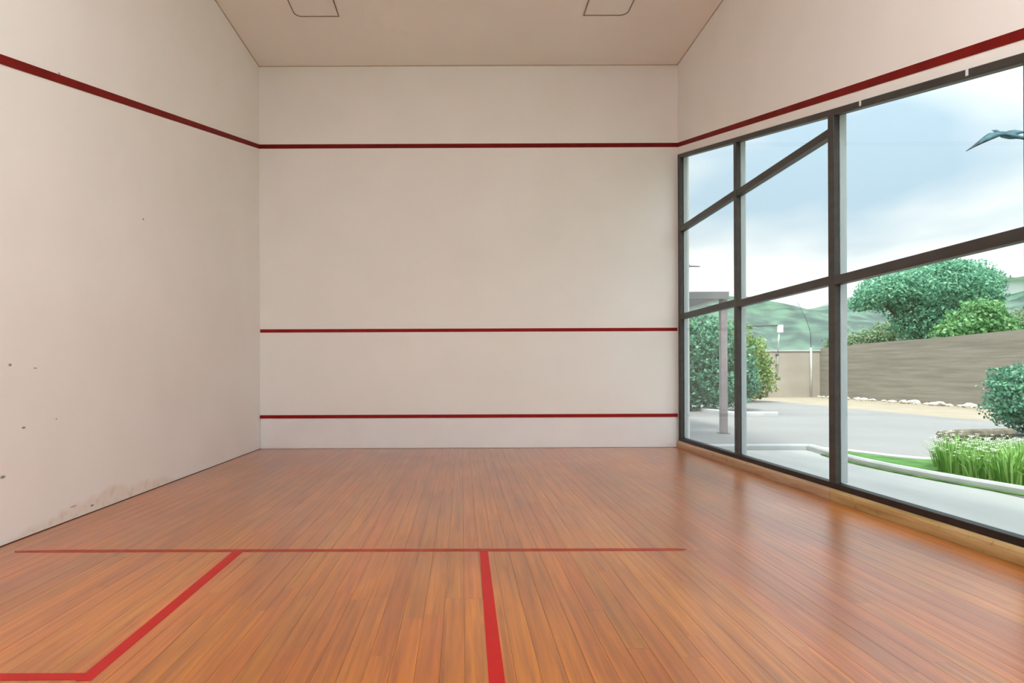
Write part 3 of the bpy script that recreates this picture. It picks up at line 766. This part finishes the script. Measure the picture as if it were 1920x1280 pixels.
# ornamental grass clumps in the bed
def clump_mesh(seed, n=170, h=.33, spread=.16):
    rg = random.Random(seed); mb = MB()
    for k in range(n):
        a = rg.random() * 6.283; q = spread * math.sqrt(rg.random()) * .8
        bx, by = q * math.cos(a), q * math.sin(a)
        lean = rg.uniform(.02, .13) * (.5 + q / spread); hh = h * rg.uniform(.5, 1.1)
        dx, dy = math.cos(a + rg.uniform(-.7, .7)), math.sin(a + rg.uniform(-.7, .7))
        wv = rg.uniform(.004, .009); px, py = -dy * wv, dx * wv
        m1 = (bx + dx * lean * .35, by + dy * lean * .35, hh * .62); tp = (bx + dx * lean, by + dy * lean, hh * rg.uniform(.82, 1))
        mb.poly([(bx - px, by - py, 0), (bx + px, by + py, 0), (m1[0] + px, m1[1] + py, m1[2]), (m1[0] - px, m1[1] - py, m1[2]), tp], [(0, 1, 2, 3), (3, 2, 4)])
    me = bpy.data.meshes.new('blades'); me.from_pydata(mb.v, [], mb.f); me.update(); me.materials.append(M['blade']); return me
def bloom_mesh(seed, n=34, h=.31, spread=.20):
    rg = random.Random(seed); mb = MB()
    for k in range(n):
        a = rg.random() * 6.283; q = spread * math.sqrt(rg.random())
        x, y, z = q * math.cos(a), q * math.sin(a), h * rg.uniform(.6, 1.05)
        for j in range(5):
            t = j * 1.2566 + a; s_ = rg.uniform(.010, .018)
            mb.poly([(x, y, z), (x + s_ * math.cos(t - .5), y + s_ * math.sin(t - .5), z + .006), (x + 1.5 * s_ * math.cos(t), y + 1.5 * s_ * math.sin(t), z + .012), (x + s_ * math.cos(t + .5), y + s_ * math.sin(t + .5), z + .006)], [(0, 1, 2, 3)])
    me = bpy.data.meshes.new('blossoms'); me.from_pydata(mb.v, [], mb.f); me.update(); me.materials.append(M['flower']); return me
cm = [clump_mesh(s) for s in (1, 2, 3)]
bmh = [bloom_mesh(s) for s in (5, 6)]
spots = [(5.62, 7.22), (5.95, 7.50), (6.32, 7.48), (6.68, 7.42), (5.42, 6.88), (5.98, 7.12), (6.35, 7.10), (5.38, 6.52), (5.78, 6.80), (6.12, 6.74), (5.40, 6.15), (5.74, 6.42), (6.08, 6.36), (5.44, 5.78), (5.78, 6.02)]
rg = random.Random(9)
for i, (x, y) in enumerate(spots):
    flowering = i < 9
    e_ = empty('grass_clump', (x, y, .018), category='grass clump',
               label='green ornamental grass clump with small white blossoms in the planting bed' if flowering else 'plain green ornamental grass clump in the planting bed',
               group='flowering grass clumps in the planting bed' if flowering else 'plain grass clumps in the planting bed')
    e_.rotation_euler[2] = rg.random() * 6; s_ = rg.uniform(.95, 1.2); e_.scale = (s_, s_, s_)
    b_ = link('blades', cm[i % 3], None, e_); b_['kind'] = 'stuff'
    if flowering:
        b2 = link('blossoms', bmh[i % 2], None, e_); b2['kind'] = 'stuff'

# rubble along the foot of the boundary wall
def stone_mesh(seed):
    bm = bmesh.new(); bmesh.ops.create_icosphere(bm, subdivisions=2, radius=1)
    for v in bm.verts:
        v.co *= 1 + .35 * mnoise.noise(v.co * 1.4 + Vector((seed * 3.3, 0, 0)))
        v.co.z = max(v.co.z * .6, -.3)
    me = bpy.data.meshes.new('rubble_stone'); bm.to_mesh(me); bm.free(); me.materials.append(M['stone']); return me
stm = [stone_mesh(s) for s in range(4)]
rg = random.Random(3)
for i in range(26):
    y = 17.2 + i * .41 + rg.uniform(-.15, .15); s_ = rg.uniform(.07, .17)
    o = link('rubble_stone', stm[i % 4], None, None, label='pale rubble stone lying at the foot of the earthen boundary wall', category='stone', group='rubble stones along the boundary wall')
    o.location = (15.82 - rg.random() * .25, y, s_ * .28); o.scale = (s_ * rg.uniform(.8, 1.2), s_ * rg.uniform(1, 1.7), s_); o.rotation_euler[2] = rg.uniform(-.4, .4)

# ------------------------------------------------------------------ canopy and poles
c = empty('canopy', (4.8, 11.4, 0), label='grey flat-roofed canopy on a square post beside the dark tree', category='canopy')
def cb(name, x0, x1, y0, y1, z0, z1, m, bev=.004, **k): return MB().box(x0 - 4.8, x1 - 4.8, y0 - 11.4, y1 - 11.4, z0, z1).build(name, m, c, bevel=bev, seg=1, **k)
cb('roof_sheet', 3.48, 4.80, 11.37, 15.6, 2.50, 2.56, 'canopy')
cb('fascia', 3.48, 4.86, 11.33, 11.37, 2.455, 2.59, 'canopy_edge')
cb('gutter', 4.80, 4.86, 11.37, 15.6, 2.455, 2.59, 'canopy_gutter', label='pale gutter along the canopy edge')
for (x, y) in [(4.765, 11.45), (3.52, 11.45), (3.52, 15.4), (4.765, 15.4)]:
    if y < 12 or x < 4:
        pp = cb('post', x, x + .115, y, y + .115, .012, 2.50, 'post', .006)
        MB().box(x - .03 - 4.8, x + .145 - 4.8, y - .03 - 11.4, y + .145 - 11.4, 0, .012).build('foot_plate', 'canopy_edge', pp)

st = empty('wall_bracket', (3.40, D, 2.74), label='thin dark bracket rod sticking out of the white wall end outside', category='bracket')
MB().tube([(.05, .03, 0), (.16, .03, -.004), (.235, .03, -.006)], [.010, .009, .006], 8).build('rod', 'dark_pipe', st)
MB().box(.055, .062, .005, .055, -.03, .03).build('plate', 'dark_pipe', st)

# lamp pipe on the far wall, with its cable
lp = empty('lamp_pipe', (14.1, 27.82, 1.15), label='slender pale pipe with a white box head on the far wall', category='lamp post')
MB().tube([(-.05, 0, 0), (-.03, 0, .6), (.02, 0, 1.4), (.07, 0, 1.92)], .035, 8).build('pole', 'pipe', lp, smooth=True)
MB().box(-.02, .20, -.08, .06, 1.72, 2.06).build('head', 'clip', lp, bevel=.02, seg=2)
MB().box(-.09, .0, -.03, .079, .25, .31).build('bracket', 'dark_pipe', lp)
MB().box(-.08, .02, -.03, .079, .70, .76).build('bracket', 'dark_pipe', lp)
MB().tube([(10.0, 27.82, 3.16), (11.2, 27.82, 3.14), (12.5, 27.82, 3.15), (14.17, 27.82, 3.19)], .028, 6).build('overhead_cable', 'dark_pipe', None,
    label='dark overhead cable running from the trees to the slender pale pipe', category='cable')
tp_ = empty('thin_pole', (15.55, 27.80, 0), label='thin pale pole standing against the far boundary wall', category='pole')
MB().tube([(0, 0, 0), (.01, 0, 1.1), (0, 0, 2.2)], .04, 8).build('shaft', 'pipe', tp_, smooth=True)
MB().tube([(0, 0, 2.2), (-.02, 0, 2.9), (-.22, 0, 3.5), (-.58, 0, 4.2)], [.014, .012, .011, .008], 6).build('whip', 'dark_pipe', tp_, smooth=True, label='thin bent whip above the pole')

# ------------------------------------------------------------------ bird
def bird_mesh():
    def wing(sg):
        # rows along the span: (span, chord front y, chord back y, z)
        rows = [(0, .10, -.12, 0), (.14, .13, -.13, .035), (.30, .13, -.12, .035), (.44, .09, -.11, -.01), (.58, .05, -.07, -.075), (.72, .02, -.03, -.15), (.84, .0, -.01, -.215)]
        return [[(sg * s_, f_, z_ + .004), (sg * s_, (f_ + b_) / 2, z_ + .018 * (1 - s_)), (sg * s_, b_, z_ - .004), (sg * s_, (f_ + b_) / 2, z_ - .012 * (1 - s_))] for s_, f_, b_, z_ in rows]
    mb = MB()
    for sg in (-1, 1):
        R_ = wing(sg)
        for a_, b_ in zip(R_, R_[1:]):
            mb.poly(a_ + b_, [(0, 1, 5, 4), (1, 2, 6, 5), (2, 3, 7, 6), (3, 0, 4, 7)])
    mb.tube([(0, .34, .02), (0, .29, .022), (0, .25, .02), (0, .19, .0), (0, .08, -.01), (0, -.08, -.01), (0, -.2, 0), (0, -.3, .005), (0, -.44, .005)], [.004, .014, .032, .036, .062, .058, .035, .03, .045], 9)
    return mb.mesh('bird', smooth=True)
bo = link('bird', bird_mesh(), 'bird', None, label='blue-green bird gliding in the sky behind the tall pane', category='bird')
bo.data.materials.append(M['bird_dark'])
for pg in bo.data.polygons:
    if abs(pg.center.x) > .56: pg.material_index = 1
bo.location = (10.5, 12.0, 5.66)
bo.rotation_euler = (.55, -.16, .15)
